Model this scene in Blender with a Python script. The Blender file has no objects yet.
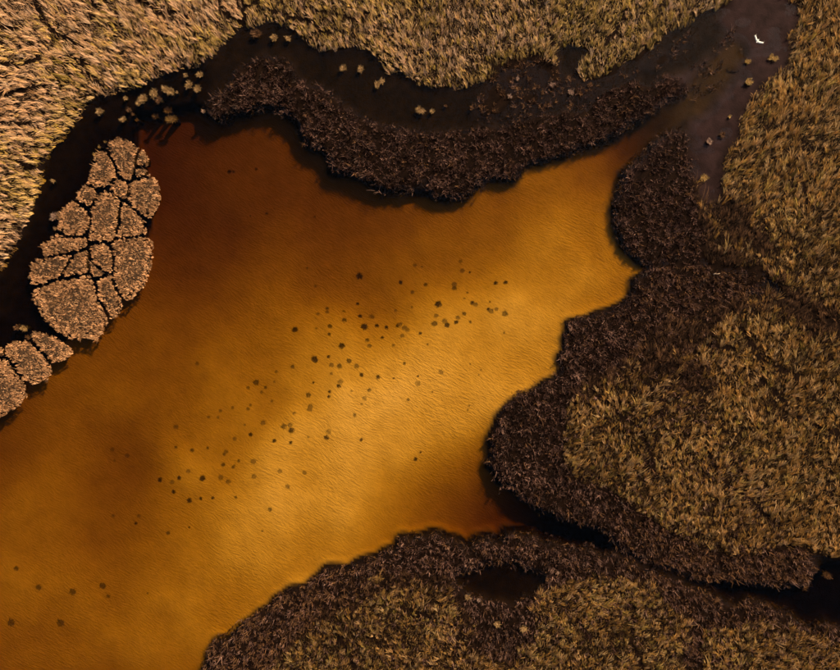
import bpy, math
import numpy as np

# ------------------------------------------------------------------ camera, sky, sun, exposure
scene = bpy.context.scene
CAM_H = 62.0                      # drone height over the water (m)
S = 0.1                           # metres per photograph pixel on the water level
cam_data = bpy.data.cameras.new('camera')
cam_data.sensor_width = 36.0
cam_data.lens = 36.0 * CAM_H / (840 * S)
cam_data.clip_start = 0.5
cam_data.clip_end = 3000
cam = bpy.data.objects.new('camera', cam_data)
scene.collection.objects.link(cam)
cam.location = (0, 0, CAM_H)
cam.rotation_euler = (0, 0, 0)
scene.camera = cam

SUN_EL = math.radians(31)
SUN_AZ = math.atan2(0.60, 0.80)   # clockwise from +Y (top of the picture)
world = bpy.data.worlds.new('World')
scene.world = world
world.use_nodes = True
wn = world.node_tree
sky = wn.nodes.new('ShaderNodeTexSky')
sky.sky_type = 'NISHITA'
sky.sun_disc = False
sky.sun_elevation = SUN_EL
sky.sun_rotation = SUN_AZ
sky.dust_density = 3.0
sky.ozone_density = 0.3
bg = wn.nodes['Background']
bg.inputs['Strength'].default_value = 0.05
wn.links.new(sky.outputs['Color'], bg.inputs['Color'])
sun_data = bpy.data.lights.new('sun', 'SUN')
sun_data.energy = 5.0
sun_data.angle = math.radians(0.5)
sun_data.color = (1.0, 0.78, 0.52)
sun = bpy.data.objects.new('sun', sun_data)
scene.collection.objects.link(sun)
sun.rotation_euler = (math.pi / 2 - SUN_EL, 0, math.pi - SUN_AZ)
sun.location = (30, 40, 60)

scene.view_settings.view_transform = 'Standard'
scene.view_settings.look = 'None'
scene.view_settings.gamma = 1.0
scene.view_settings.use_curve_mapping = False
scene.view_settings.exposure = 0.55
scene.cycles.transparent_max_bounces = 8
scene.cycles.max_bounces = 3
scene.cycles.use_adaptive_sampling = True
scene.cycles.adaptive_threshold = 0.03
scene.cycles.diffuse_bounces = 1

COL = scene.collection
rng = np.random.default_rng(7)

# ------------------------------------------------------------------ numeric helpers
_lat = np.random.default_rng(3).random((256, 256))

def vnoise(x, y, k=0):
    """smooth value noise in 0..1"""
    x = np.asarray(x, float) + k * 17.31; y = np.asarray(y, float) + k * 41.77
    xi = np.floor(x).astype(int); yi = np.floor(y).astype(int)
    fx = x - xi; fy = y - yi
    fx = fx * fx * (3 - 2 * fx); fy = fy * fy * (3 - 2 * fy)
    a = _lat[xi & 255, yi & 255]; b = _lat[(xi + 1) & 255, yi & 255]
    c = _lat[xi & 255, (yi + 1) & 255]; d = _lat[(xi + 1) & 255, (yi + 1) & 255]
    return (a * (1 - fx) + b * fx) * (1 - fy) + (c * (1 - fx) + d * fx) * fy

def fbm(x, y, k=0, n=3):
    s = 0; a = 0.5; t = 0
    for i in range(n):
        s = s + a * vnoise(x * 2 ** i, y * 2 ** i, k + i * 5); t += a; a *= .55
    return s / t

def inpoly(px, py, poly):
    px = np.asarray(px, float); py = np.asarray(py, float)
    r = np.zeros(px.shape, bool)
    n = len(poly)
    for i in range(n):
        x1, y1 = poly[i]; x2, y2 = poly[(i + 1) % n]
        if y1 == y2:
            continue
        c = (y1 > py) != (y2 > py)
        r ^= c & (px < (x2 - x1) * (py - y1) / (y2 - y1) + x1)
    return r

def segdist(px, py, line):
    d = np.full(np.shape(px), 1e9)
    for (x1, y1), (x2, y2) in zip(line[:-1], line[1:]):
        vx, vy = x2 - x1, y2 - y1
        t = np.clip(((px - x1) * vx + (py - y1) * vy) / (vx * vx + vy * vy + 1e-9), 0, 1)
        d = np.minimum(d, np.hypot(px - x1 - t * vx, py - y1 - t * vy))
    return d

def wob(px, py, amp, k=0):
    """ragged edges: shift the sample position by noise (pixels of the photograph)"""
    dx = (vnoise(px / 9, py / 9, k + 1) - .5) * 2 + (vnoise(px / 3.5, py / 3.5, k + 2) - .5) * 1.2
    dy = (vnoise(px / 9, py / 9, k + 3) - .5) * 2 + (vnoise(px / 3.5, py / 3.5, k + 4) - .5) * 1.2
    return px + amp * dx, py + amp * dy

def W(px, py, z=0.0):
    k = S * (CAM_H - z) / CAM_H
    return (px - 420) * k, (335 - py) * k

def smooth(a, b, x):
    t = np.clip((x - a) / (b - a), 0, 1)
    return t * t * (3 - 2 * t)

def boxblur(a, r):
    r = int(r)
    for ax in (0, 1):
        for _ in range(2):
            p = np.pad(a, [(r + 1, r) if i == ax else (0, 0) for i in (0, 1)], mode='edge')
            c = np.cumsum(p, axis=ax)
            if ax == 0:
                a = (c[2 * r + 1:] - c[:-2 * r - 1]) / (2 * r + 1)
            else:
                a = (c[:, 2 * r + 1:] - c[:, :-2 * r - 1]) / (2 * r + 1)
    return a

# ------------------------------------------------------------------ outlines (photograph pixels)
POND = [(136,116),(180,112),(210,108),(233,108),(267,100),(294,112),(306,140),(324,156),(327,172),(360,179),(380,196),(414,194),(430,196),
        (450,202),(470,199),(487,182),(517,182),(530,166),(567,157),(590,149),(607,146),(627,129),(657,112),(684,98),(700,80),
        (722,52),(735,38),(743,52),(722,85),(705,106),(674,127),(643,152),(622,175),(613,207),(615,232),(623,250),(648,268),(633,277),(630,297),(610,310),
        (587,314),(570,320),(563,337),(558,373),(540,387),(517,393),(500,413),(490,440),(487,464),(497,484),(517,497),(530,507),(557,524),
        (593,531),(613,546),(560,541),(522,531),(503,533),(498,541),(489,535),(475,536),(467,550),(460,539),(439,531),(420,533),(403,535),
        (391,546),(361,560),(347,567),(328,567),(309,582),(285,591),(271,603),(252,613),(235,629),(211,644),(199,680),(180,790),(-130,790),
        (-130,455),(0,404),(16,388),(38,368),(58,346),(92,324),(112,304),(138,272),(150,205),(140,172),(134,142)]
REED_NW = [(-130,-130),(243,-130),(243,25),(228,40),(215,55),(200,64),(184,68),(165,72),(147,82),(130,88),(120,92),(100,95),(92,99),
           (80,114),(72,126),(60,140),(43,160),(41,175),(40,187),(35,202),(28,220),(20,237),(8,258),(0,272),(-50,330),(-130,380)]
REED_N = [(243,-130),(735,-130),(735,0),(723,7),(700,14),(689,26),(669,32),(660,42),(640,55),(614,70),(600,76),(587,81),(577,72),(578,62),
          (590,50),(570,44),(556,50),(558,68),(548,62),(530,56),(507,63),(487,63),(497,72),(483,82),(454,88),(434,90),(417,83),(404,72),(390,70),(380,62),
          (370,50),(347,48),(334,52),(314,48),(304,40),(294,28),(273,22),(252,28),(243,25)]
REED_E1 = [(783,-130),(783,-6),(800,7),(802,17),(798,26),(786,37),(792,49),(790,66),(778,74),(765,83),(757,94),(746,109),(740,123),(737,135),
           (723,160),(720,180),(722,203),(708,205),(700,195),(697,178),(693,185),(693,213),(704,235),(700,250),(712,266),(740,268),(767,268),
           (775,285),(790,300),(840,331),(970,372),(970,-130)]
REED_E2 = [(767,293),(740,296),(700,314),(660,324),(640,347),(620,367),(580,383),(570,407),(563,437),(563,464),(580,484),(612,492),(634,510),
           (666,531),(697,546),(724,555),(760,555),(794,546),(840,563),(970,580),(970,373),(840,332),(790,301)]
REED_S1 = [(270,790),(276,656),(294,639),(314,615),(333,603),(357,598),(374,578),(415,574),(439,573),(453,584),(451,600),(465,612),(475,625),
           (477,644),(484,655),(508,660),(537,641),(531,615),(536,603),(549,590),(560,585),(593,578),(633,580),(657,593),(674,610),(692,626),
           (692,640),(682,655),(690,680),(690,790)]
REED_S2 = [(704,632),(734,630),(774,623),(800,633),(840,646),(970,665),(970,790),(702,790),(702,655)]
SEDGE_N = [(200,107),(214,95),(230,87),(237,70),(263,55),(290,60),(297,77),(327,90),(347,107),(380,124),(414,130),(430,132),(463,129),(497,127),
           (530,114),(570,110),(590,104),(607,90),(634,78),(650,84),(664,76),(684,78),(690,90),(684,97),(667,100),(657,110),(627,127),(607,144),(590,147),
           (567,155),(530,164),(517,180),(487,180),(470,197),(450,200),(432,197),(427,182),(414,192),(380,194),(360,177),(327,170),(324,154),
           (304,144),(294,120),(267,107),(233,117),(216,121)]
SEDGE_INLET = [(617,192),(613,207),(615,230),(623,250),(640,262),(655,266),(700,263),(706,240),(694,215),(694,180),(690,150),(686,133),(674,127),
               (657,135),(643,152),(632,160),(622,175)]
SEDGE_E = [(650,268),(633,277),(630,297),(610,310),(587,314),(570,320),(563,337),(560,353),(558,373),(540,387),(517,393),(500,413),(490,440),
           (487,464),(497,484),(517,497),(530,507),(557,524),(593,531),(613,545),(623,551),(650,564),(687,578),(707,584),(740,583),(777,589),
           (811,591),(813,580),(820,572),(815,562),(800,546),(700,400),(720,330),(745,296),(737,272),(700,263)]
SEDGE_S = [(199,680),(211,644),(235,629),(252,613),(271,603),(285,591),(309,582),(328,567),(347,567),(361,560),(374,555),(391,546),(403,535),
           (420,533),(439,531),(460,539),(467,550),(475,536),(489,535),(498,541),(503,533),(522,531),(541,534),(560,541),(590,545),(613,549),
           (625,556),(650,569),(687,584),(712,592),(737,603),(750,596),(766,604),(789,610),(794,616),(812,624),(829,622),(840,629),(970,650),
           (970,790),(190,790)]
SPARSE_NE = [(664,76),(690,68),(712,50),(733,24),(744,28),(741,48),(726,60),(722,82),(708,98),(690,100),(684,92)]
SPARSE_N = [(484,62),(556,48),(562,70),(582,84),(600,80),(640,60),(690,30),(700,40),(668,66),(634,76),(606,88),(588,102),(530,112),(497,122),(470,118),(478,92),(495,75)]
POOL_S = [(452,580),(462,573),(474,571),(482,566),(497,567),(508,562),(520,565),(530,572),(541,570),(546,580),(538,588),(533,597),(522,596),(515,603),(500,600),(490,604),(480,596),(470,594),(462,586)]
MUD_NE = [(735,-130),(783,-130),(783,-6),(802,10),(798,28),(788,40),(792,50),(790,66),(765,83),(746,109),(737,135),(723,160),(722,205),(700,206),
          (692,150),(688,120),(712,96),(728,64),(740,50),(728,30),(712,20),(735,0)]
MUD_E = [(736,272),(750,268),(768,271),(768,284),(758,292),(740,293)]

CRACKS_NW = [[(36,4),(42,12),(50,25),(58,34),(70,41),(84,49)], [(-20,27),(0,27),(14,28),(28,27)], [(55,40),(56,58),(55,74),(62,86)],
             [(-20,94),(0,94),(22,91),(45,86)], [(-10,121),(0,121),(22,124),(30,124)], [(82,60),(90,75),(102,88)], [(92,-20),(94,6),(93,20)],
             [(12,158),(30,166),(40,168)], [(140,0),(160,14),(185,12)], [(-10,60),(20,66),(40,60)], [(215,-10),(222,12),(242,24)]]
CRACKS_N = [[(243,26),(246,10),(262,-2)], [(300,8),(330,14),(352,20)], [(268,10),(290,16),(312,24),(330,36)], [(553,48),(549,30),(557,18)], [(605,45),(622,22),(628,0)]]
CRACKS_E = [[(724,207),(738,218),(747,228),(756,238)], [(692,230),(704,246)], [(768,278),(790,300),(815,314),(850,330)], [(640,380),(660,400),(662,425)],
            [(655,440),(645,470)], [(760,380),(800,420),(850,440)], [(800,180),(815,220)], [(600,400),(640,430),(655,470)], [(700,440),(720,480),(770,520)], [(780,100),(800,140),(830,160)], [(740,330),(760,360),(800,380)], [(690,345),(735,350)]]
CRACKS_S = [[(465,618),(458,640),(452,672)], [(632,606),(630,640),(645,680)], [(560,600),(590,640)], [(698,618),(697,640),(704,680)], [(340,640),(360,680)], [(400,610),(430,618)]]
CRACKS_TOP = [[(427,128),(427,150),(426,190)], [(347,104),(336,130),(324,150)], [(465,128),(468,148),(476,172)], [(490,122),(505,142),(530,164)],
              [(537,112),(535,135),(537,160)], [(572,108),(572,128),(575,152)], [(590,104),(592,120),(602,142)], [(648,84),(654,98),(658,110)],
              [(294,78),(300,104),(296,124)], [(262,58),(256,80),(264,106)], [(380,122),(378,150),(384,196)]]

# ------------------------------------------------------------------ materials
def new_mat(name):
    m = bpy.data.materials.new(name)
    m.use_nodes = True
    nt = m.node_tree
    for n in list(nt.nodes):
        nt.nodes.remove(n)
    return m, nt, nt.nodes.new('ShaderNodeOutputMaterial')

def leaf_material(name, rough=0.6, trans=0.15):
    m, nt, out = new_mat(name)
    at = nt.nodes.new('ShaderNodeAttribute'); at.attribute_name = 'tint'
    d = nt.nodes.new('ShaderNodeBsdfPrincipled')
    d.inputs['Roughness'].default_value = rough
    d.inputs['Specular IOR Level'].default_value = 0.1
    t = nt.nodes.new('ShaderNodeBsdfTranslucent')
    mix = nt.nodes.new('ShaderNodeMixShader'); mix.inputs[0].default_value = trans
    nt.links.new(at.outputs['Color'], d.inputs['Base Color'])
    nt.links.new(at.outputs['Color'], t.inputs['Color'])
    nt.links.new(d.outputs[0], mix.inputs[1]); nt.links.new(t.outputs[0], mix.inputs[2])
    nt.links.new(mix.outputs[0], out.inputs['Surface'])
    return m

def plain_material(name, c1, c2, scale=3.0, rough=0.7, bump=0.4):
    m, nt, out = new_mat(name)
    tc = nt.nodes.new('ShaderNodeTexCoord')
    nz = nt.nodes.new('ShaderNodeTexNoise'); nz.inputs['Scale'].default_value = scale; nz.inputs['Detail'].default_value = 6
    r = nt.nodes.new('ShaderNodeValToRGB')
    r.color_ramp.elements[0].position = .35; r.color_ramp.elements[1].position = .7
    r.color_ramp.elements[0].color = (*c1, 1); r.color_ramp.elements[1].color = (*c2, 1)
    b = nt.nodes.new('ShaderNodeBump'); b.inputs['Strength'].default_value = bump; b.inputs['Distance'].default_value = .05
    d = nt.nodes.new('ShaderNodeBsdfPrincipled'); d.inputs['Roughness'].default_value = rough; d.inputs['Specular IOR Level'].default_value = .2
    nt.links.new(tc.outputs['Object'], nz.inputs['Vector'])
    nt.links.new(nz.outputs['Fac'], r.inputs['Fac']); nt.links.new(nz.outputs['Fac'], b.inputs['Height'])
    nt.links.new(r.outputs['Color'], d.inputs['Base Color']); nt.links.new(b.outputs['Normal'], d.inputs['Normal'])
    nt.links.new(d.outputs[0], out.inputs['Surface'])
    return m

MAT_REED = leaf_material('dry_reed')
MAT_SEDGE = leaf_material('dark_sedge', 0.45, 0.15)
MAT_WEED = plain_material('submerged_weed', (.085, .045, .011), (.15, .082, .022), 9, .9)
MAT_WEED3 = plain_material('silt_covered_weed', (.34, .19, .055), (.48, .28, .09), 9, .9)
MAT_WEED2 = plain_material('silted_weed', (.20, .115, .03), (.34, .20, .06), 9, .9)
MAT_ROOT = plain_material('dead_root_mat', (.025, .013, .006), (.09, .048, .022), 5, .9)
MAT_PEAT = plain_material('peat', (.006, .004, .003), (.018, .011, .008), 4, .7)

def ground_material():
    m, nt, out = new_mat('marsh_ground')
    L = nt.links.new
    def attr(n):
        a = nt.nodes.new('ShaderNodeAttribute'); a.attribute_name = n; return a
    geo = nt.nodes.new('ShaderNodeNewGeometry')
    def noise(scale, detail=5, dist=0.0, vec=None):
        n = nt.nodes.new('ShaderNodeTexNoise'); n.inputs['Scale'].default_value = scale
        n.inputs['Detail'].default_value = detail; n.inputs['Distortion'].default_value = dist
        L(vec or geo.outputs['Position'], n.inputs['Vector']); return n
    def ramp(fac, p0, c0, p1, c1):
        r = nt.nodes.new('ShaderNodeValToRGB')
        r.color_ramp.elements[0].position = p0; r.color_ramp.elements[0].color = (*c0, 1)
        r.color_ramp.elements[1].position = p1; r.color_ramp.elements[1].color = (*c1, 1)
        L(fac, r.inputs['Fac']); return r
    def mix(f, a, b):
        x = nt.nodes.new('ShaderNodeMix'); x.data_type = 'RGBA'
        L(f, x.inputs['Factor']); L(a, x.inputs['A']); L(b, x.inputs['B']); return x.outputs['Result']
    sn = noise(.7, 10); sn.inputs['Roughness'].default_value = .68
    sand = ramp(sn.outputs['Fac'], .3, (.64, .355, .105), .7, (.83, .475, .155))
    peat = ramp(noise(1.3, 8).outputs['Fac'], .3, (.005, .0023, .0014), .75, (.015, .0068, .0036))
    mud = ramp(noise(.9, 8, .6).outputs['Fac'], .3, (.014, .0068, .0064), .75, (.036, .0175, .0168))
    c = mix(attr('mud').outputs['Fac'], peat.outputs['Color'], mud.outputs['Color'])
    c = mix(attr('sand').outputs['Fac'], c, sand.outputs['Color'])
    # sand ripples, crests running across the wind
    mp = nt.nodes.new('ShaderNodeMapping'); mp.vector_type = 'TEXTURE'; mp.inputs['Rotation'].default_value = (0, 0, math.radians(-30))
    mp.inputs['Scale'].default_value = (.50, .155, 1)
    warp = noise(.16, 2)
    vm = nt.nodes.new('ShaderNodeVectorMath'); vm.operation = 'SCALE'; vm.inputs['Scale'].default_value = 1.6
    va = nt.nodes.new('ShaderNodeVectorMath'); va.operation = 'ADD'
    L(warp.outputs['Color'], vm.inputs[0]); L(vm.outputs[0], va.inputs[0]); L(geo.outputs['Position'], va.inputs[1])
    L(va.outputs[0], mp.inputs['Vector'])
    rip = noise(1.0, 2.5, .35, mp.outputs['Vector'])
    fine = noise(7, 4)
    b1 = nt.nodes.new('ShaderNodeBump'); b1.inputs['Distance'].default_value = .095
    gust = nt.nodes.new('ShaderNodeMapRange'); gust.inputs['From Min'].default_value = .35; gust.inputs['From Max'].default_value = .65
    gust.inputs['To Min'].default_value = .35; gust.inputs['To Max'].default_value = 1.0
    L(noise(.07, 3).outputs['Fac'], gust.inputs['Value'])
    gm = nt.nodes.new('ShaderNodeMath'); gm.operation = 'MULTIPLY'
    L(gust.outputs[0], gm.inputs[0]); L(attr('sand').outputs['Fac'], gm.inputs[1]); L(gm.outputs[0], b1.inputs['Strength']); L(rip.outputs['Fac'], b1.inputs['Height'])
    b2 = nt.nodes.new('ShaderNodeBump'); b2.inputs['Strength'].default_value = .5; b2.inputs['Distance'].default_value = .04
    L(fine.outputs['Fac'], b2.inputs['Height']); L(b1.outputs['Normal'], b2.inputs['Normal'])
    d = nt.nodes.new('ShaderNodeBsdfPrincipled')
    rr = nt.nodes.new('ShaderNodeMapRange'); rr.inputs['To Min'].default_value = .9; rr.inputs['To Max'].default_value = .8
    d.inputs['Specular IOR Level'].default_value = .05
    L(attr('mud').outputs['Fac'], rr.inputs['Value']); L(rr.outputs[0], d.inputs['Roughness'])
    L(c, d.inputs['Base Color']); L(b2.outputs['Normal'], d.inputs['Normal'])
    L(d.outputs[0], out.inputs['Surface'])
    return m

SIG = (0.60, 0.81, 2.2)          # absorption per metre of the tannin-stained water
def water_material():
    m, nt, out = new_mat('tannin_water')
    L = nt.links.new
    geo = nt.nodes.new('ShaderNodeNewGeometry')
    mp = nt.nodes.new('ShaderNodeMapping'); mp.vector_type = 'TEXTURE'; mp.inputs['Rotation'].default_value = (0, 0, math.radians(-30)); mp.inputs['Scale'].default_value = (.7, .22, 1)
    nz = nt.nodes.new('ShaderNodeTexNoise'); nz.inputs['Scale'].default_value = 1.0; nz.inputs['Detail'].default_value = 3; nz.inputs['Distortion'].default_value = .5
    L(geo.outputs['Position'], mp.inputs['Vector']); L(mp.outputs[0], nz.inputs['Vector'])
    b = nt.nodes.new('ShaderNodeBump'); b.inputs['Strength'].default_value = .3; b.inputs['Distance'].default_value = .03
    L(nz.outputs['Fac'], b.inputs['Height'])
    lw = nt.nodes.new('ShaderNodeLayerWeight'); lw.inputs['Blend'].default_value = .5; L(b.outputs[0], lw.inputs['Normal'])
    pw = nt.nodes.new('ShaderNodeMath'); pw.operation = 'POWER'; pw.inputs[1].default_value = 5.0; L(lw.outputs['Facing'], pw.inputs[0])
    fr = nt.nodes.new('ShaderNodeMath'); fr.operation = 'MULTIPLY_ADD'; fr.inputs[1].default_value = .98; fr.inputs[2].default_value = .02
    L(pw.outputs[0], fr.inputs[0])
    tr = nt.nodes.new('ShaderNodeBsdfTransparent')
    gl = nt.nodes.new('ShaderNodeBsdfGlossy'); gl.inputs['Roughness'].default_value = .08; L(b.outputs[0], gl.inputs['Normal'])
    mx = nt.nodes.new('ShaderNodeMixShader')
    L(fr.outputs[0], mx.inputs[0]); L(tr.outputs[0], mx.inputs[1]); L(gl.outputs[0], mx.inputs[2])
    L(mx.outputs[0], out.inputs['Surface'])
    ab = nt.nodes.new('ShaderNodeVolumeAbsorption')
    D = max(SIG) * 1.02
    ab.inputs['Density'].default_value = D
    ab.inputs['Color'].default_value = tuple(1 - s / D for s in SIG) + (1,)
    L(ab.outputs[0], out.inputs['Volume'])
    return m

# ------------------------------------------------------------------ mesh helpers
def mesh_from(name, V, faces_quads=None, faces_tris=None, tint=None, smooth_shade=None):
    if smooth_shade is None: smooth_shade = tint is not None
    me = bpy.data.meshes.new(name)
    V = np.asarray(V, np.float32)
    me.vertices.add(len(V)); me.vertices.foreach_set('co', V.ravel())
    nq = 0 if faces_quads is None else len(faces_quads); nt_ = 0 if faces_tris is None else len(faces_tris)
    idx = []
    if nq: idx.append(np.asarray(faces_quads, np.int32).ravel())
    if nt_: idx.append(np.asarray(faces_tris, np.int32).ravel())
    idx = np.concatenate(idx)
    me.loops.add(len(idx)); me.loops.foreach_set('vertex_index', idx)
    starts = np.concatenate([np.arange(nq) * 4, nq * 4 + np.arange(nt_) * 3]).astype(np.int32)
    me.polygons.add(nq + nt_); me.polygons.foreach_set('loop_start', starts)
    if tint is not None:
        a = me.attributes.new('tint', 'FLOAT_COLOR', 'POINT')
        c = np.ones((len(V), 4), np.float32); c[:, :3] = tint
        a.data.foreach_set('color', c.ravel())
    me.update(calc_edges=True)
    me.polygons.foreach_set('use_smooth', np.full(nq + nt_, bool(smooth_shade)))
    return me

def link(name, me, mat=None, parent=None, loc=None):
    o = bpy.data.objects.new(name, me)
    COL.objects.link(o)
    if mat and me: me.materials.append(mat)
    if parent: o.parent = parent
    if loc is not None: o.location = loc
    return o

def tag(o, label=None, cat=None, group=None, kind=None):
    if label: o['label'] = label
    if cat: o['category'] = cat
    if group: o['group'] = group
    if kind: o['kind'] = kind
    return o

def short_blades(x, y, z, ang, L, th0, w, tint):
    """straight leaf of three faces for the matted undergrowth"""
    n = len(x)
    tw = ang + np.pi / 2 + rng.normal(0, .5, n)
    wx, wy = np.cos(tw) * w * .5, np.sin(tw) * w * .5
    dx, dy = np.cos(ang), np.sin(ang)
    V = np.zeros((n, 5, 3), np.float32)
    for i, (t, s) in enumerate(((0, 1), (.55, .9))):
        th = th0 + .3 * i
        X = x + dx * np.sin(th) * L * t; Y = y + dy * np.sin(th) * L * t; Zz = z + np.cos(th) * L * t
        V[:, 2 * i] = np.stack([X - wx * s, Y - wy * s, Zz], -1); V[:, 2 * i + 1] = np.stack([X + wx * s, Y + wy * s, Zz], -1)
    th = th0 + .6
    V[:, 4] = np.stack([x + dx * np.sin(th) * L, y + dy * np.sin(th) * L, z + np.cos(th) * L * .9], -1)
    b = (np.arange(n) * 5)[:, None]
    return V.reshape(-1, 3), b + np.array([[0, 1, 3, 2]]), b + np.array([[2, 3, 4]]), np.repeat(np.asarray(tint, np.float32), 5, axis=0)

def blades(x, y, z, ang, L, th0, th1, w, tint, twist=0.6):
    """curved tapering leaves, vectorised: lean angle th0 from upright at the root, th0+th1 at the tip"""
    n = len(x)
    dx, dy = np.cos(ang), np.sin(ang)
    tw = ang + np.pi / 2 + rng.normal(0, twist, n)
    wx, wy = np.cos(tw), np.sin(tw)
    segs = (0.4, 0.35, 0.25); fr = (1.0, .95, .65)
    V = np.zeros((n, 7, 3), np.float32)
    cx, cy, cz = x.copy(), y.copy(), z.copy()
    t = 0.0
    for i in range(3):
        hw = w * fr[i] * .5
        V[:, 2 * i, 0] = cx - wx * hw; V[:, 2 * i, 1] = cy - wy * hw; V[:, 2 * i, 2] = cz
        V[:, 2 * i + 1, 0] = cx + wx * hw; V[:, 2 * i + 1, 1] = cy + wy * hw; V[:, 2 * i + 1, 2] = cz
        th = th0 + th1 * (t + segs[i] * .5); t += segs[i]
        s = L * segs[i]
        cx = cx + dx * np.sin(th) * s; cy = cy + dy * np.sin(th) * s; cz = cz + np.cos(th) * s
    V[:, 6, 0] = cx; V[:, 6, 1] = cy; V[:, 6, 2] = np.maximum(cz, z + .02)
    b = (np.arange(n) * 7)[:, None]
    q = np.concatenate([b + np.array([[0, 1, 3, 2]]), b + np.array([[2, 3, 5, 4]])])
    tr = b + np.array([[4, 5, 6]])
    T = np.repeat(np.asarray(tint, np.float32), 7, axis=0)
    return V.reshape(-1, 3), q, tr, T

def hue_clip(t, top=.84):
    m = t.max(axis=1, keepdims=True)
    return t * np.minimum(1, top / np.maximum(m, 1e-6))

def pick(palette, n):
    P = np.asarray(palette, float)
    i = rng.integers(0, len(P), n); j = rng.integers(0, len(P), n); f = rng.random((n, 1))
    return P[i] * (1 - f) + P[j] * f

# ------------------------------------------------------------------ terrain: one sheet to the horizon
STEP = 2.75
gx = np.arange(-130, 971, STEP); gy = np.arange(-130, 791, STEP)
GX, GY = np.meshgrid(gx, gy)                 # pixel coordinates, rows = y
mx_, my_ = wob(GX, GY, 3.0, 11)
def M(poly): return inpoly(mx_, my_, poly)
m_pond = boxblur(M(POND).astype(float), 1) > .12
m_reed = M(REED_NW) | M(REED_N) | M(REED_E1) | M(REED_E2) | M(REED_S1) | M(REED_S2)
m_sedge = (M(SEDGE_N) | M(MUD_E) | M(SEDGE_INLET) | M(SEDGE_E) | M(SEDGE_S)) & ~m_reed & ~M(POOL_S)
m_mud = M(MUD_NE)

# brightness wanted from the bed seen through the water: (x, y, value)
CTRL = [(400,400,1),(350,470,1),(300,490,1),(260,540,.92),(320,550,.88),(450,330,.95),(560,280,.84),(600,235,.8),(470,400,1),(430,450,1),(520,330,.9),(540,370,.86),(250,520,.88),
        (380,510,.9),(250,600,.78),(300,555,.75),(170,640,.72),(120,590,.6),(110,520,.41),(180,520,.66),(185,580,.64),(195,480,.66),(150,550,.5),(110,470,.38),(40,520,.62),(60,470,.55),(30,600,.62),(70,650,.58),(20,655,.52),
        (200,420,.66),(160,400,.43),(230,350,.62),(330,350,.9),(290,320,.62),(340,280,.38),(300,255,.37),(400,270,.55),(450,260,.62),(540,235,.7),(580,190,.6),(600,165,.42),
        (500,215,.5),(450,220,.38),(400,215,.36),(350,200,.29),(300,200,.33),(300,160,.30),(270,135,.28),(220,160,.27),(220,200,.28),(180,150,.22),(170,200,.22),
        (180,240,.23),(200,280,.34),(250,300,.44),(160,300,.33),(120,340,.46),(100,380,.5),(50,420,.48),(150,350,.42),
        (470,480,.6),(500,492,.26),(520,520,.12),(560,532,.05),(440,515,.45),(480,520,.24),(400,530,.5),(625,145,.3),(650,122,.27),(690,90,.27),(720,60,.25),(735,45,.25),(630,262,.6),
        (150,130,.16),(0,440,.38),(-60,520,.45),(-60,620,.45),(180,700,.5),(80,720,.4)]
C = np.array(CTRL, float)
num = np.zeros_like(GX); den = np.zeros_like(GX)
for cxp, cyp, v in C:
    d2 = (GX - cxp) ** 2 + (GY - cyp) ** 2
    w = np.exp(-d2 / (2 * 30 ** 2)) + 1e-4 / (1 + d2 / 400.0) ** 2
    num += w * math.log(v); den += w
lnB = num / den
lnB = lnB * 1.62 + (fbm(GX / 40, GY / 40, 30, 4) - .5) * .5
D0 = 0.26
PATH = 1 + 1 / math.sin(SUN_EL)
depth = np.clip(D0 - lnB / (PATH * SIG[0]), .12, 3.0)

inlet = smooth(622, 690, GX) * (1 - smooth(150, 200, GY))
depth = depth * (1 - inlet) + .22 * inlet
Z = np.full(GX.shape, -0.22) + (fbm(GX / 14, GY / 14, 2) - .5) * .12
CHAN = [(700,586),(740,583),(811,590),(815,575),(850,560),(970,570),(970,655),(840,640),(790,618),(737,606)]
Z = np.where(M(CHAN), -1.2, Z)
Z = np.where(M([(-130,250),(60,130),(100,100),(205,64),(205,100),(110,135),(60,190),(25,260),(-20,350),(-130,420)]), -.5, Z)
Z = np.where(M([(92,128),(130,128),(166,170),(168,230),(150,300),(110,345),(60,375),(20,425),(-130,490),(-130,330),(0,318),(22,260),(60,190)]), -.8, Z)
CUT = [(608,546),(625,553),(650,567),(687,582),(712,589)]
m_mud &= ~m_pond
Z = np.where(m_mud, 0.004 + (fbm(GX / 16, GY / 10, 5, 4) - .5) * .10, Z)
Z = np.where(m_pond, -depth, Z)
Z = np.where(M(POOL_S), -.5, Z)
Z = np.where(M(SPARSE_N) | (M(SPARSE_NE) & ~m_pond), -.01 + (fbm(GX / 10, GY / 8, 9) - .5) * .12, Z)
Z = np.where(m_sedge, .05 + (fbm(GX / 12, GY / 12, 6) - .5) * .14, Z)
Z = np.where(m_reed, .16 + (fbm(GX / 20, GY / 20, 8) - .5) * .14, Z)
Z = np.where(segdist(mx_, my_, CUT) < 2.6, -.5, Z)
outside = (GX < -110) | (GX > 950) | (GY < -110) | (GY > 770)
Z = np.where(outside, .15, Z)
# the channel bank to the south-east lies deep
Zs = boxblur(Z, 1)
sand = smooth(.6, 1.0, boxblur((m_pond & ~m_sedge & ~m_reed & ~m_mud).astype(float), 1))
sand = sand * smooth(.004, .03, np.exp(lnB))
sand = sand * (1 - .975 * smooth(585, 668, GX) * (1 - smooth(165, 200, GY)))
mudm = boxblur((m_mud | ((GX > 600) & (GY < 200) & m_pond) | M(SPARSE_NE)).astype(float), 2)

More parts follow.
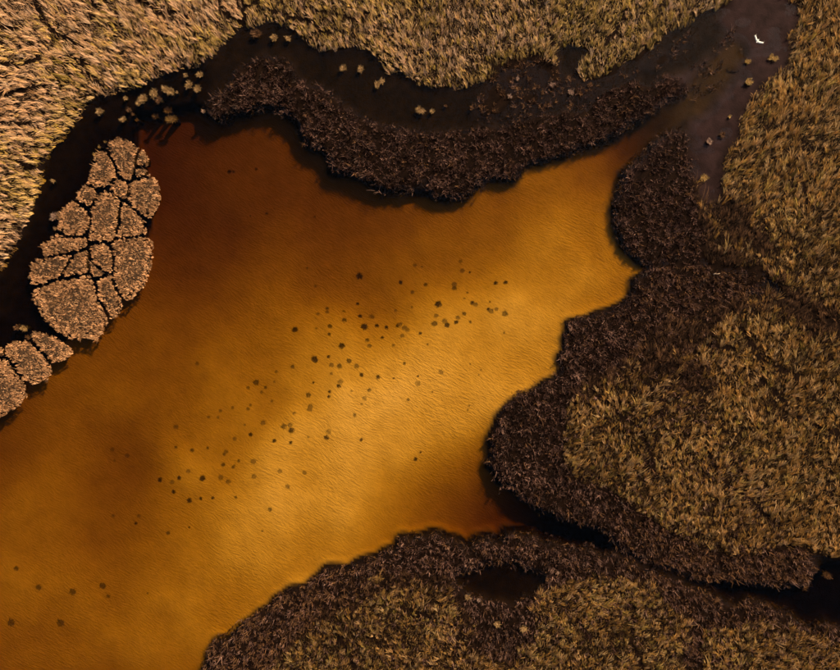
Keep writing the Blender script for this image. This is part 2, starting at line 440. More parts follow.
# add a far ring so that the sheet reaches the horizon
far = np.array([60, 250, 900, 2500, 6000, 14000.0])
ax = np.concatenate([gx[0] - far[::-1], gx, gx[-1] + far])
ay = np.concatenate([gy[0] - far[::-1], gy, gy[-1] + far])
pad = lambda a: np.pad(a, 6, mode='edge')
Zp, sandp, mudp = pad(Zs), pad(sand), pad(mudm)
AX, AY = np.meshgrid(ax, ay)
V = np.stack([(AX - 420) * S, (335 - AY) * S, Zp], -1).reshape(-1, 3)
nx = len(ax); ny = len(ay)
ii = (np.arange(ny - 1)[:, None] * nx + np.arange(nx - 1)[None, :]).ravel()
quads = np.stack([ii, ii + nx, ii + nx + 1, ii + 1], -1)
gme = mesh_from('marsh_ground', V, quads, smooth_shade=True)
for nm, arr in (('sand', sandp), ('mud', mudp)):
    a = gme.attributes.new(nm, 'FLOAT', 'POINT'); a.data.foreach_set('value', arr.ravel().astype(np.float32))
ground = tag(link('marsh_ground', gme, ground_material()), 'dark peat ground of the marsh with amber silt on the pond bed', 'ground', kind='structure')

def zat(px, py):
    i = np.clip((np.asarray(py, float) - gy[0]) / STEP, 0, len(gy) - 1.001); j = np.clip((np.asarray(px, float) - gx[0]) / STEP, 0, len(gx) - 1.001)
    i0 = i.astype(int); j0 = j.astype(int); fi = i - i0; fj = j - j0
    return (Zs[i0, j0] * (1 - fi) + Zs[i0 + 1, j0] * fi) * (1 - fj) + (Zs[i0, j0 + 1] * (1 - fi) + Zs[i0 + 1, j0 + 1] * fi) * fj

# water: a closed body up to level 0, the ground cuts it off at the shores
x0, y0 = (-125 - 420) * S, (335 - 785) * S
x1, y1 = (965 - 420) * S, (335 + 125) * S
WV = [(x0, y0, -4), (x1, y0, -4), (x1, y1, -4), (x0, y1, -4), (x0, y0, 0), (x1, y0, 0), (x1, y1, 0), (x0, y1, 0)]
wq = [(0, 3, 2, 1), (4, 5, 6, 7), (0, 1, 5, 4), (1, 2, 6, 5), (2, 3, 7, 6), (3, 0, 4, 7)]
water = tag(link('water', mesh_from('water', WV, wq), water_material()), 'amber tannin stained water of the marsh pond', 'water', kind='structure')

# ------------------------------------------------------------------ vegetation
STRAW = [(.78, .47, .25), (.64, .37, .18), (.84, .55, .33), (.48, .27, .10), (.36, .20, .065), (.70, .41, .23)]
OLIVE = [(.56, .33, .09), (.42, .26, .055), (.68, .42, .16), (.28, .18, .035), (.72, .45, .20)]
GOLD = [(.54, .275, .075), (.40, .20, .045), (.64, .355, .13), (.24, .125, .03), (.34, .165, .04), (.78, .46, .20)]
BROWN = [(.13, .062, .028), (.19, .092, .042), (.09, .043, .022), (.25, .122, .055)]
SEDGE = [(.020, .009, .006), (.042, .019, .013), (.09, .043, .031), (.010, .005, .0035), (.34, .19, .14), (.030, .013, .008), (.20, .105, .078), (.12, .06, .045)]
PINK = [(.66, .37, .19), (.46, .25, .12), (.80, .48, .27), (.26, .135, .055), (.56, .32, .16)]
ISLE = [(.58, .29, .135), (.38, .19, .08), (.74, .41, .20), (.17, .08, .033), (.48, .245, .11)]

def scatter(polys, dens, amp, k, cracks=(), crack_w=1.3, excl=(), keep=None, lo=(-32, -32), hi=(872, 702), zc=.3):
    P = np.concatenate([np.array(p, float) for p in polys])
    ax0, ay0 = np.maximum(P.min(0), lo); ax1, ay1 = np.minimum(P.max(0), hi)
    n = int((ax1 - ax0) * (ay1 - ay0) * S * S * dens)
    px = rng.uniform(ax0, ax1, n); py = rng.uniform(ay0, ay1, n)
    qx, qy = wob(px, py, amp, k)
    m = np.zeros(n, bool)
    for p in polys: m |= inpoly(qx, qy, p)
    for p in excl: m &= ~inpoly(qx, qy, p)
    px, py, qx, qy = px[m], py[m], qx[m], qy[m]
    if cracks:
        cxp, cyp = wob(px, py, 1.3, k + 9)
        d = np.full(len(px), 1e9)
        for c in cracks: d = np.minimum(d, segdist(cxp, cyp, c))
        cw = crack_w * (.5 + 1.2 * vnoise(px / 7, py / 7, k + 3))
        ok = d > cw
        px, py = px[ok], py[ok]
    if keep is not None:
        ok = rng.random(len(px)) < keep(px, py)
        px, py = px[ok], py[ok]
    return px, py

def grow(px, py, nb, lean, spread_dir, L, Lvar, th0, th1, w, rad, palette_fn, zc, clumpdir=.35, twist=.6, lift=0.0, ground=None):
    """clumps at pixel points: each one nb leaves rooted within rad, bent the same way"""
    n = len(px)
    x, y = W(px, py, zc)
    z = (zat(px, py) if ground is None else ground) + lift
    a = lean(px, py) + rng.normal(0, clumpdir, n)
    size = rng.lognormal(0, .34, n)
    col = palette_fn(px, py)
    r = lambda v: np.repeat(v, nb, axis=0)
    N = n * nb
    rr = rad * np.sqrt(rng.random(N)) * r(size); ph = rng.random(N) * 2 * np.pi
    bx = r(x) + rr * np.cos(ph); by = r(y) + rr * np.sin(ph)
    ba = r(a) + rng.normal(0, spread_dir, N)
    bl = L * r(size) * np.clip(rng.normal(1, Lvar, N), .4, 1.7)
    t0 = np.clip(rng.normal(th0, .14, N), 0.0, 1.3); t1 = rng.normal(th1, .25, N)
    tint = r(col) * np.clip(rng.normal(1, .2, (N, 1)), .4, 1.5)
    return blades(bx, by, r(z) - .03, ba, bl, t0, t1, w * rng.uniform(.7, 1.3, N), hue_clip(tint), twist)

def join(chunks):
    V = []; Q = []; T = []; C = []; off = 0
    for v, q, t, c in chunks:
        V.append(v); Q.append(q + off); T.append(t + off); C.append(c); off += len(v)
    return np.concatenate(V), np.concatenate(Q), np.concatenate(T), np.concatenate(C)

def bed(name, chunks, mat, label, cat, group=None):
    v, q, t, c = join(chunks)
    return tag(link(name, mesh_from(name, v, q, t, c), mat), label, cat, group, 'stuff')

def pal(*sets, gain=1.0):
    """mix palettes by slow noise; sets = (palette, noise centre)"""
    def f(px, py):
        n = len(px)
        sel = fbm(px / 55, py / 55, 60, 3) + rng.normal(0, .10, n)
        k = len(sets)
        t = np.clip((sel - .3) / .4 * k, 0, k - .001).astype(int)
        out = np.zeros((n, 3))
        for i, p in enumerate(sets):
            m = t == i
            if m.any(): out[m] = pick(p, m.sum())
        br = ((.5 + .9 * fbm(px / 9, py / 9, 61, 2)) * (.55 + .95 * fbm(px / 55, py / 55, 64, 3)) * gain)[:, None]
        return out * br * np.clip(rng.lognormal(0, .3, (n, 1)), .3, 1.5)
    return f

def edge_mix(base, poly_px, depth_px, low):
    """clumps near the given line take the low palette"""
    def f(px, py):
        c = base(px, py)
        d = np.full(len(px), 1e9)
        for l in poly_px: d = np.minimum(d, segdist(px, py, l))
        p = 1 - smooth(.15, 1.0, d / depth_px + (vnoise(px / 10, py / 10, 70) - .5) * .8)
        m = rng.random(len(px)) < p
        if m.any(): c[m] = pick(low, m.sum())
        return c
    return f

D2R = math.radians
lean_nw = lambda px, py: D2R(168) - smooth(60, 230, px) * D2R(40) + (fbm(px / 45, py / 45, 80) - .5) * 1.3
lean_n = lambda px, py: D2R(118) - smooth(280, 650, px) * D2R(40) + (fbm(px / 40, py / 40, 81) - .5) * 1.5
lean_e = lambda px, py: D2R(74) + (fbm(px / 45, py / 45, 82) - .5) * 1.7
lean_s = lambda px, py: D2R(76) + (fbm(px / 40, py / 40, 83) - .5) * 2.0
lean_any = lambda px, py: rng.random(len(px)) * 6.283

def reeds(px, py, lean, palf, zc=.28, L=.6, nb=10, w=.034, rad=.07, th0=.5, th1=1.0):
    return grow(px, py, nb, lambda a, b: lean(a, b), .26, L, .28, th0, th1, w, rad, palf, zc)

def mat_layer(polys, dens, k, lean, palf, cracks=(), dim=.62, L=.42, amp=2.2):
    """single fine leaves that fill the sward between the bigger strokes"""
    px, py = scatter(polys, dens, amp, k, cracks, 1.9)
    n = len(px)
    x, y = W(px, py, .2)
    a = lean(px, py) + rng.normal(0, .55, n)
    tint = palf(px, py) * dim * (.35 + 1.2 * vnoise(px / 4, py / 4, k + 50) ** 1.3)[:, None]  # dim puts the shade between the tufts into the undergrowth's leaf colour
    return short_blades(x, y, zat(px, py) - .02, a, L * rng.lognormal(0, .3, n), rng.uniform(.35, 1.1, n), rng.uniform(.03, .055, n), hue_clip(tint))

keep_lumps = lambda k, sc, lo=.28, hi=.55, mn=.15: (lambda px, py: mn + (1 - mn) * smooth(lo, hi, vnoise(px / sc, py / sc, k) * .7 + vnoise(px / (sc * .45), py / (sc * .45), k + 1) * .3))

# reed bed in the north-west
px, py = scatter([REED_NW], 9, 2.2, 20, CRACKS_NW, 2.2, keep=keep_lumps(90, 5, .25, .6, .25))
pnw = pal(OLIVE, STRAW, PINK, STRAW, PINK, gain=1.55)
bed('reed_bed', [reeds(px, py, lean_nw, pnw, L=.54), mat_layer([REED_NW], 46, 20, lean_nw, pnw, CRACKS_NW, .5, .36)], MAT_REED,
    'bright pale straw reed bed combed sideways, filling the upper left corner', 'reed bed')
# reed bed in the north
px, py = scatter([REED_N], 9, 2.2, 21, CRACKS_N, 1.6, keep=keep_lumps(91, 5, .25, .6, .22))
ext = edge_mix(pal(STRAW, OLIVE, STRAW, OLIVE, gain=1.4), [[(480,80),(500,62),(556,52),(600,76),(660,44),(735,2)]], 12, OLIVE)
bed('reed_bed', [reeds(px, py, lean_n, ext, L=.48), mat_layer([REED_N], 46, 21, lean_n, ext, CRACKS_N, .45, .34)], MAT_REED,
    'yellow olive reed bed along the top edge above the dark ditch', 'reed bed')
# reed bed in the east
px, py = scatter([REED_E1, REED_E2], 9, 2.6, 22, CRACKS_E, 1.6, keep=keep_lumps(92, 5, .27, .62, .18))
pe = edge_mix(pal(GOLD, OLIVE, GOLD, GOLD, gain=1.35), [[(694,180),(700,250),(740,296),(700,314),(660,324),(640,347),(620,367),(580,383)], [(690,200),(712,250),(725,262)], [(700,330),(650,360),(700,385)], [(767,288),(800,310),(850,338)], [(725,215),(760,240)]], 26, BROWN)
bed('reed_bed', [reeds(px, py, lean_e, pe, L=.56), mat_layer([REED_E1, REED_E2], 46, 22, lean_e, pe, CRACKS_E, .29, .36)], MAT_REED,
    'broad golden brown reed bed covering the right side of the marsh', 'reed bed')
# reed beds in the south
px, py = scatter([REED_S1], 9, 3.2, 23, CRACKS_S, 1.6, keep=keep_lumps(93, 8, .25, .52, .12))
ps = edge_mix(pal(GOLD, OLIVE, GOLD, gain=1.3), [[(276,656),(314,615),(357,598),(415,574),(453,584),(477,644),(508,660)]], 16, BROWN)
bed('reed_bed', [reeds(px, py, lean_s, ps, L=.48), mat_layer([REED_S1], 50, 23, lean_s, ps, CRACKS_S, .3, .34, amp=3.2)], MAT_REED,
    'lumpy golden reed bed at the bottom edge below the small dark pool', 'reed bed')
px, py = scatter([REED_S2], 9, 2.6, 24, CRACKS_S, 1.6, keep=keep_lumps(94, 7, .25, .52, .2))
ps2 = pal(GOLD, OLIVE, GOLD, gain=1.3)
bed('reed_bed', [reeds(px, py, lean_s, ps2, L=.52), mat_layer([REED_S2], 50, 24, lean_s, ps2, CRACKS_S, .3, .34)], MAT_REED,
    'golden olive reed bed in the lower right corner below the black channel', 'reed bed')

def sedge(px, py, palf=lambda a, b: pick(SEDGE, len(a)), nb=8, L=.30, w=.036, zc=.15):
    return grow(px, py, nb, lean_any, 1.9, L, .3, .35, .7, w, .09, palf, zc, lift=-.02)

def sedge_pal(warm):
    def f(px, py):
        c = pick(SEDGE, len(px)) * (0.12 + 1.5 * fbm(px / 14, py / 14, 66, 3))[:, None]
        m = rng.random(len(px)) < warm(px, py)
        if m.any(): c[m] = pick(BROWN, m.sum())
        return c
    return f
cold = lambda px, py: np.full(len(px), .06)
def strays(poly, k):
    """loose stems standing in the water off the ragged edge"""
    px, py = scatter([poly], 9, 6.0, k, excl=[MUD_NE, POOL_S], keep=keep_lumps(k + 60, 4, .35, .65, .06))
    return grow(px, py, 6, lean_any, 1.9, .36, .3, .3, .7, .035, .10, sedge_pal(cold), .15, ground=np.maximum(zat(px, py), -.12))
px, py = scatter([SEDGE_N], 27, 3.0, 25, CRACKS_TOP, 2.0, keep=keep_lumps(95, 5, .28, .6, .12))
bed('sedge_bank', [sedge(px, py, sedge_pal(cold)), strays(SEDGE_N, 45)], MAT_SEDGE, 'long dark purple brown sedge bank arching along the top of the amber pond', 'sedge bank')
px, py = scatter([SEDGE_INLET], 24, 3.0, 26, [[(655,140),(668,160),(690,172)], [(640,170),(660,190),(690,200)]], 1.4, keep=keep_lumps(96, 6, .3, .62, .1))
bed('sedge_bank', [sedge(px, py, sedge_pal(cold)), strays(SEDGE_INLET, 46)], MAT_SEDGE, 'dark rounded sedge bank on the right of the narrow inlet', 'sedge bank')
px, py = scatter([SEDGE_E, MUD_E], 25, 3.0, 27, [CUT], 2.4, excl=[REED_E1, REED_E2], keep=keep_lumps(97, 6, .28, .58, .15))
wrm = lambda px, py: .5 * smooth(560, 700, px) * smooth(470, 530, py) + .35 * smooth(600, 700, px) * (py < 330) + .05
bed('sedge_bank', [sedge(px, py, sedge_pal(wrm)), strays(SEDGE_E, 47)], MAT_SEDGE, 'dark sedge bank bulging into the pond from the right, tapering along the channel', 'sedge bank')
px, py = scatter([SEDGE_S], 24, 2.8, 28, [CUT], 2.4, excl=[REED_S1, REED_S2, POOL_S], keep=keep_lumps(98, 6, .28, .58, .15))
wrs = lambda px, py: .45 * (1 - smooth(300, 420, px)) + .3 * smooth(600, 680, px) + .12
bed('sedge_bank', [sedge(px, py, sedge_pal(wrs)), strays(SEDGE_S, 48)], MAT_SEDGE, 'brown sedge bank fringing the bottom shore of the pond and the channel', 'sedge bank')
px, py = scatter([SPARSE_NE], 10, 3.5, 29, keep=keep_lumps(99, 8, .4, .6, .03))
bed('sedge_patch', [sedge(px, py, sedge_pal(lambda a, b: np.full(len(a), .3)))], MAT_SEDGE, 'thin broken sedge on the mud beside the white bird', 'sedge patch')
px, py = scatter([SPARSE_N], 9, 3.5, 30, excl=[REED_N, SEDGE_N], keep=keep_lumps(100, 7, .42, .62, .05))
bed('sedge_patch', [sedge(px, py, sedge_pal(lambda a, b: np.full(len(a), .6)))], MAT_SEDGE, 'thin brown sedge on the mud between the top reed bed and dark bank', 'sedge patch')

# ------------------------------------------------------------------ islands: cracked into hummocks
ISLE_A = [
 [(107,143),(117,137),(127,141),(136,147),(135,156),(134,168),(133,177),(124,177),(119,172),(113.5,160),(108,150.5)],
 [(96,154),(106,151.5),(112,161),(114,175),(108,186),(96,187),(88,179),(91,171),(96,169)],
 [(137,154),(144,151),(147,158),(146,165.5),(138,165.5),(136,162)],
 [(135,169.6),(142,167.5),(146,171.5),(144,177),(136,178),(134,175)],
 [(109,188),(117,180),(125,185),(127,194),(123,198),(115,193)],
 [(131,185),(134.5,182),(150,175),(157,183),(160,196),(155.5,208),(150,217),(142,213.5),(133,206),(130,198)],
 [(81,188),(92.5,188),(97,191.5),(93,202),(85,205),(76,197)],
 [(97,194),(104,191.5),(119,200),(117,221),(113,237),(106,242),(92,239),(91,212)],
 [(61,213.5),(68,205),(79,204),(88,213.5),(88,227),(81,234.5),(70,235.5),(60,229)],
 [(122,204),(127,206),(142,219),(144,232.6),(134.5,235),(117,237),(119,223)],
 [(116,240.5),(140,236.5),(152,243),(150,267),(143.7,285),(132,297),(125,297),(114,281),(116,270),(114,255)],
 [(90,245),(103,243),(111,251),(112,261),(109,272),(103,271),(94.5,262),(90,254)],
 [(89,260),(95,267.5),(106,274),(96,276),(90,273)],
 [(96,279),(109,276.5),(114,289),(119.5,299),(118,311),(111,318),(108,311.5),(100,297)],
 [(58,236.5),(84,239),(87,246),(72,252),(43,257),(43,243)],
 [(32,265),(46,259),(61,255),(71,254.5),(64,268),(56,277),(44,281),(34,282),(30.5,274)],
 [(74,255),(87,249),(87,272),(76,274),(63,277),(66,269)],
 [(36,291.5),(53,283.5),(65,280),(88,276.5),(93,284),(96,301),(105.5,314),(105,324),(95.5,339),(84,337),(70.6,339),(57,331.6),(40,314),(34,299)],
]
HULL_A = [(107,143),(117,137),(127,141),(136,147),(144,150),(148,158),(147,172),(157,181),(161,196),(156,210),(149,219),(146,232),(153,243),(151,267),(144,286),(132,299),
          (122,300),(119,313),(110,321),(105,326),(96,340),(84,338),(70,340),(57,332),(40,315),(33,299),(33,286),(29,274),(32,262),(42,256),(42,243),(58,234),(60,213),(68,204),
          (76,199),(80,188),(88,184),(87,178),(91,170),(95,153),(106,150)]
ISLE_B = [
 [(31,335),(38,332),(55,338),(70,348),(72,353),(63.5,360),(52,362),(45,354)],
 [(5,347),(15,342),(25,341),(33,348),(48,362),(50,372),(45,380),(32,383.5),(24,378.5),(16,365),(7,355)],
 [(-30,352),(7,360),(14,373.5),(24,386),(26,395),(18,405),(8,412),(-12,424),(-40,430)],
 [(-26,340),(2,349),(3,357),(-26,349)],
]
lean_isle = lambda px, py: D2R(160) + (fbm(px / 18, py / 18, 84) - .5) * 1.2

def resample(poly, step=1.6):
    P = np.array(poly, float); out = []
    for a, b in zip(P, np.roll(P, -1, 0)):
        n = max(1, int(np.hypot(*(b - a)) / step))
        for i in range(n): out.append(a + (b - a) * i / n)
    return np.array(out)

def mound(poly, h, parent, name, base=-.6, mat=None):
    P = resample(poly)
    for _ in range(2): P = (np.roll(P, 1, 0) + 2 * P + np.roll(P, -1, 0)) / 4
    n = len(P); c = P.mean(0)
    base = -1.2; V = []; rings = [(.72, base), (.88, -.05), (.88, h * .3), (.82, h * .65), (.62, h * .9), (.35, h)]
    for s, z in rings:
        q = c + (P - c) * s
        x, y = W(q[:, 0], q[:, 1], .15)
        V.append(np.stack([x, y, np.full(n, z) + (0 if z <= 0 else 1) * (vnoise(q[:, 0] / 3, q[:, 1] / 3, 5) - .5) * .06], -1))
    x, y = W(c[0], c[1], .15)
    V.append(np.array([[x, y, h]]))
    V = np.concatenate(V)
    Q = []; T = []
    i = np.arange(n); j = (i + 1) % n
    for r in range(len(rings) - 1):
        Q.append(np.stack([r * n + j, r * n + i, (r + 1) * n + i, (r + 1) * n + j], -1))
    last = (len(rings) - 1) * n
    T = np.stack([last + j, last + i, np.full(n, len(V) - 1)], -1)
    o = np.array(parent.location)
    return link(name, mesh_from(name, V - o, np.concatenate(Q), T, smooth_shade=True), mat or MAT_ROOT, parent)

def reed_cover(poly, polys, hull, parent, palette, dens=60, L=.17, nb=6, lean=lean_isle, top=.2, k=40):
    P = np.array(poly)
    box = [(P[:, 0].min() - 3, P[:, 1].min() - 3), (P[:, 0].max() + 3, P[:, 1].min() - 3), (P[:, 0].max() + 3, P[:, 1].max() + 3), (P[:, 0].min() - 3, P[:, 1].max() + 3)]
    px, py = scatter([box], dens, .0, k, keep=keep_lumps(k + 70, 3, .1, .45, .5))
    qx, qy = wob(px, py, .7, k)
    def sd(pl):
        d = segdist(qx, qy, [tuple(p) for p in pl] + [tuple(pl[0])])
        return np.where(inpoly(qx, qy, pl), -d, d)
    own = sd(poly); rest = np.min([sd(pl) for pl in polys if pl is not poly], axis=0)
    ok = (own < (2.6 if hull else .6)) & (rest - own > 3.7)
    if hull: ok &= inpoly(qx, qy, hull)
    px, py = px[ok] + .9, py[ok] + .3
    def pf(a, b): return pick(palette, len(a)) * (.35 + 1.3 * fbm(a / 5, b / 5, 63, 2))[:, None] * np.clip(rng.lognormal(0, .36, (len(a), 1)), .3, 1.8)
    v, q, t, c = grow(px, py, nb, lean, .4, L, .25, .65, .8, .045, .07, pf, .2, .5, ground=np.full(len(px), top))
    o = np.array(parent.parent.location)
    return link('reed_cover', mesh_from('reed_cover', v - o, q, t, c), MAT_REED, parent)

def island(polys, label, hull, palette):
    P = np.concatenate([np.array(p) for p in polys]); c = P.mean(0)
    x, y = W(c[0], c[1])
    root = link('marsh_island', None, loc=(x, y, -.3))
    tag(root, label, 'island', 'cracked reed islands off the left shore')
    for i, p in enumerate(polys):
        h = .16 + .08 * rng.random()
        m = mound(p, h, root, 'hummock')
        reed_cover(p, polys, hull, m, palette, top=h - .05, k=40)
    return root
island(ISLE_A, 'large oval island of pinkish reed hummocks split by black cracks', HULL_A, ISLE)
island(ISLE_B, 'smaller cracked reed island cut off by the left edge of the photo', None, ISLE)

# ------------------------------------------------------------------ single tussocks
def tussock(px, py, r, palette, label, group=None, flat=False):
    """r in photograph pixels"""
    x, y = W(px, py, .15)
    z = float(zat(px, py))
    R = r * S * .86
    root = link('reed_tussock', None, loc=(x, y, z))
    tag(root, label, 'tussock', group)
    top = max(.10, .06 - z) + .05 * rng.random()
    n = 14; a = np.arange(n) / n * 2 * np.pi
    V = []
    jit = 1 + .25 * (rng.random(n) - .5)
    for s, zz in ((.75, -.15), (.62, top * .3), (.42, top * .6), (.18, top * .7)):
        V.append(np.stack([np.cos(a) * R * s * jit, np.sin(a) * R * s * jit * (.7 if flat else 1), np.full(n, zz)], -1))
    V.append(np.array([[0, 0, top * .72]])); V = np.concatenate(V)
    i = np.arange(n); j = (i + 1) % n
    Q = np.concatenate([np.stack([q * n + i, q * n + j, (q + 1) * n + j, (q + 1) * n + i], -1) for q in range(3)])
    T = np.stack([3 * n + i, 3 * n + j, np.full(n, 4 * n)], -1)
    link('root_mound', mesh_from('root_mound', V, Q, T, smooth_shade=True), MAT_PEAT, root)
    nb = int(np.clip(160 * R * R / .16, 45, 420))
    ns = rng.integers(2, 5); sa = rng.random(ns) * 6.283; sr = R * rng.uniform(.15, .5, ns); si = rng.integers(0, ns, nb)
    ph = rng.random(nb) * 2 * np.pi; rr = R * .42 * np.sqrt(rng.random(nb))
    bx = np.cos(ph) * rr + (np.cos(sa) * sr)[si]; by = (np.sin(ph) * rr + (np.sin(sa) * sr)[si]) * (.6 if flat else 1)
    L = np.clip(R * rng.uniform(.45, 1.0, nb), .14, .6)
    tint = pick(palette, nb) * np.clip(rng.normal(1, .2, (nb, 1)), .5, 1.5)
    v, q, t, c = blades(bx, by, np.full(nb, top * .7), ph + rng.normal(0, 1.7, nb), L, rng.uniform(.1, .8, nb), rng.uniform(.5, 1.4, nb), rng.uniform(.03, .05, nb), tint)
    link('leaves', mesh_from('leaves', v, q, t, c), MAT_REED, root)
    return root

G1 = 'tussocks in the upper left ditch'; G2 = 'tussocks in the top ditch'; G3 = 'tussocks on the top right mud'; G4 = 'tussocks by the bottom pool'; G5 = 'tufts around the islands'
TUSS = [
 (99,111,4.6,'S',G1,'lone round straw tussock just off the lower edge of the upper left reed bed'),
 (51.5,181,3.0,'S',G1,'lone small tussock in the black ditch between left reed bed and island'),
 (124,97.5,3.4,'S',G1,'small straw tussock hugging the reed bed edge, west end of the ditch cluster'),
 (142,97,6.0,'S',G1,'broad lobed straw tussock in the middle of the upper left ditch cluster'),
 (152,92.5,5.4,'S',G1,'tall straw tussock touching the right side of the broad lobed one'),
 (139.5,103,4.2,'S',G1,'low straw tussock at the foot of the broad lobed one'),
 (165,88,5.2,'S',G1,'bright straw tussock nearest the reed bed, left half of a close pair'),
 (170,91,5.2,'S',G1,'bright straw tussock, right half of a close pair near the reed bed'),
 (176,92,2.4,'S',G1,'tiny straw tuft beside the bright close pair'),
 (187,83.6,5.0,'S',G1,'straw tussock, left one of two at the ditch corner'),
 (196,87,5.2,'S',G1,'straw tussock, right one of two at the ditch corner'),
 (199.5,73,4.6,'S',G1,'upright straw tussock above the two at the ditch corner'),
 (184.5,73.5,3.2,'S',G1,'small straw tuft against the reed bed above the corner pair'),
 (159,99.5,4.2,'B',G1,'brownish tussock below the bright close pair'),
 (127,109,3.8,'B',G1,'small brown tussock on the left side of the ditch cluster'),
 (122,118,4.2,'S',G1,'straw tussock farthest down in the ditch cluster'),
 (135,118,2.8,'B',G1,'tiny brown tuft beside the lowest straw tussock'),
 (131.5,113,2.4,'B',G1,'tiny brown tuft above the lowest straw tussock'),
 (166,109,5.0,'B',G1,'dull brown flattened tussock in the right part of the ditch cluster'),
 (170,117,6.4,'P',G1,'long flat pinkish brown tussock lying on the dark pond edge'),
 (153,115,4.6,'D',G1,'dark low tussock left of the long flat pinkish one'),
 (203,110,3.0,'P',G1,'small pinkish tuft at the left tip of the top sedge bank'),
 (103.6,141.6,2.4,'S',G5,'tiny straw tuft off the top of the large island'),
 (98,145.6,2.0,'S',G5,'smallest straw tuft upper left of the large island'),
 (93.5,154,3.0,'S',G5,'small tuft on the upper left rim of the large island'),
 (51.5,215.5,5.0,'P',G5,'tussock just left of the round hummock of the large island'),
 (53,228,2.4,'P',G5,'tiny tuft below the tussock left of the round hummock'),
 (28,277,3.0,'P',G5,'tiny tuft off the left tip of the large island'),
 (35,302,3.0,'P',G5,'tiny tuft off the lower left rim of the large island'),
 (16,327,4.2,'B',G5,'brown tuft above the small island, left of a pair'),
 (23,328,4.4,'S',G5,'straw tuft above the small island, right of a pair'),
 (27,337,3.4,'B',G5,'brown tuft on the upper rim of the small island'),
 (342,67,4.4,'S',G2,'straw tussock alone in the top ditch, left one of the evenly matched two'),
 (360.5,68.5,4.2,'S',G2,'straw tussock alone in the top ditch, right one of the evenly matched two'),
 (377,84,4.4,'S',G2,'straw tussock, lower half of a touching pair in the top ditch'),
 (382,80.5,4.0,'S',G2,'straw tussock, upper half of a touching pair in the top ditch'),
 (420.5,110.5,5.0,'S',G2,'bright tussock above the dark bank, larger one of two'),
 (432,110,3.8,'S',G2,'bright tussock above the dark bank, smaller one of two'),
 (445.6,105,2.4,'B',G2,'tiny brown tuft right of the two bright tussocks above the dark bank'),
 (273.5,37,4.8,'S',G2,'straw tussock in the corner bay below the top reed bed'),
 (288,38,4.0,'S',G2,'smaller straw tussock right of the one in the corner bay'),
 (255,33,6.5,'B',G2,'flat brown tussock lying against the seam of the two reed beds'),
 (480,107,3.4,'B',G2,'brown tussock on the mud above the dark bank, right of a pair'),
 (472,107.5,2.8,'B',G2,'brown tussock on the mud above the dark bank, left of a pair'),
 (518,78,3.0,'P',G2,'pinkish tuft on brown mud below the top reed bed notch'),
 (510,96,3.2,'P',G2,'pinkish tuft standing lowest on the brown mud strip'),
 (552,84.5,3.2,'P',G2,'narrow pinkish tuft below the dark hole in the reed bed'),
 (543,92,2.6,'B',G2,'brown tuft left of and below the narrow pinkish one'),
 (571,92,3.6,'P',G2,'pale pinkish tussock under the yellow green reed edge'),
 (590,84.5,3.4,'B',G2,'brown tussock tucked under the tip of the yellow green reed edge'),
 (748,61.6,3.6,'O',G3,'ring shaped olive tussock on the mud below the white bird'),
 (771,57,3.6,'O',G3,'loose olive tussock near the right reed bed, left strand of two'),
 (775,59,4.0,'O',G3,'loose olive tussock near the right reed bed, right strand of two'),
 (749.6,83,5.0,'O',G3,'largest olive tussock on the top right mud'),
 (730,117,2.6,'O',G3,'tiny olive tuft beside the left rim of the right reed bed'),
 (710,140.5,4.2,'P',G3,'pale pinkish tussock on the mud at the head of the tongue'),
 (722,135,4.2,'B',G3,'brown tussock right of the pale pinkish one on the mud'),
 (704,178,4.6,'O',G3,'olive tussock on the left rim of the narrow mud tongue'),
 (547,579,3.4,'B',G4,'round brown tussock on the right shore of the small dark pool'),
 (558,572.7,2.6,'P',G4,'tiny pale tuft above the round brown tussock by the pool'),
 (468,597,4.2,'S',G4,'bright tussock on the lower left shore of the small dark pool'),
 (478,601,3.2,'P',G4,'small pinkish tuft right of the bright one by the pool'),
 (470,574,2.0,'B',G4,'tiny tuft on the upper left shore of the small dark pool'),
 (497,624,4.6,'S',G4,'golden tussock standing in the brown sedge below the pool'),
 (524,628,5.0,'S',G4,'golden tussock in the brown sedge below the pool, right of another'),
 (829,577,5.2,'B','tussocks in the black channel','brown tussock standing in the black channel mouth at the right edge'),
]
PALS = {'S': [(.50, .30, .13), (.34, .20, .07), (.60, .37, .18), (.22, .13, .045)], 'B': BROWN, 'P': [(.42, .26, .19), (.34, .20, .14), (.5, .33, .24)], 'D': SEDGE, 'O': OLIVE}
for (a, b, r, p, g, lab) in TUSS:
    tussock(a, b, r, PALS[p], lab, g, flat='flat' in lab)

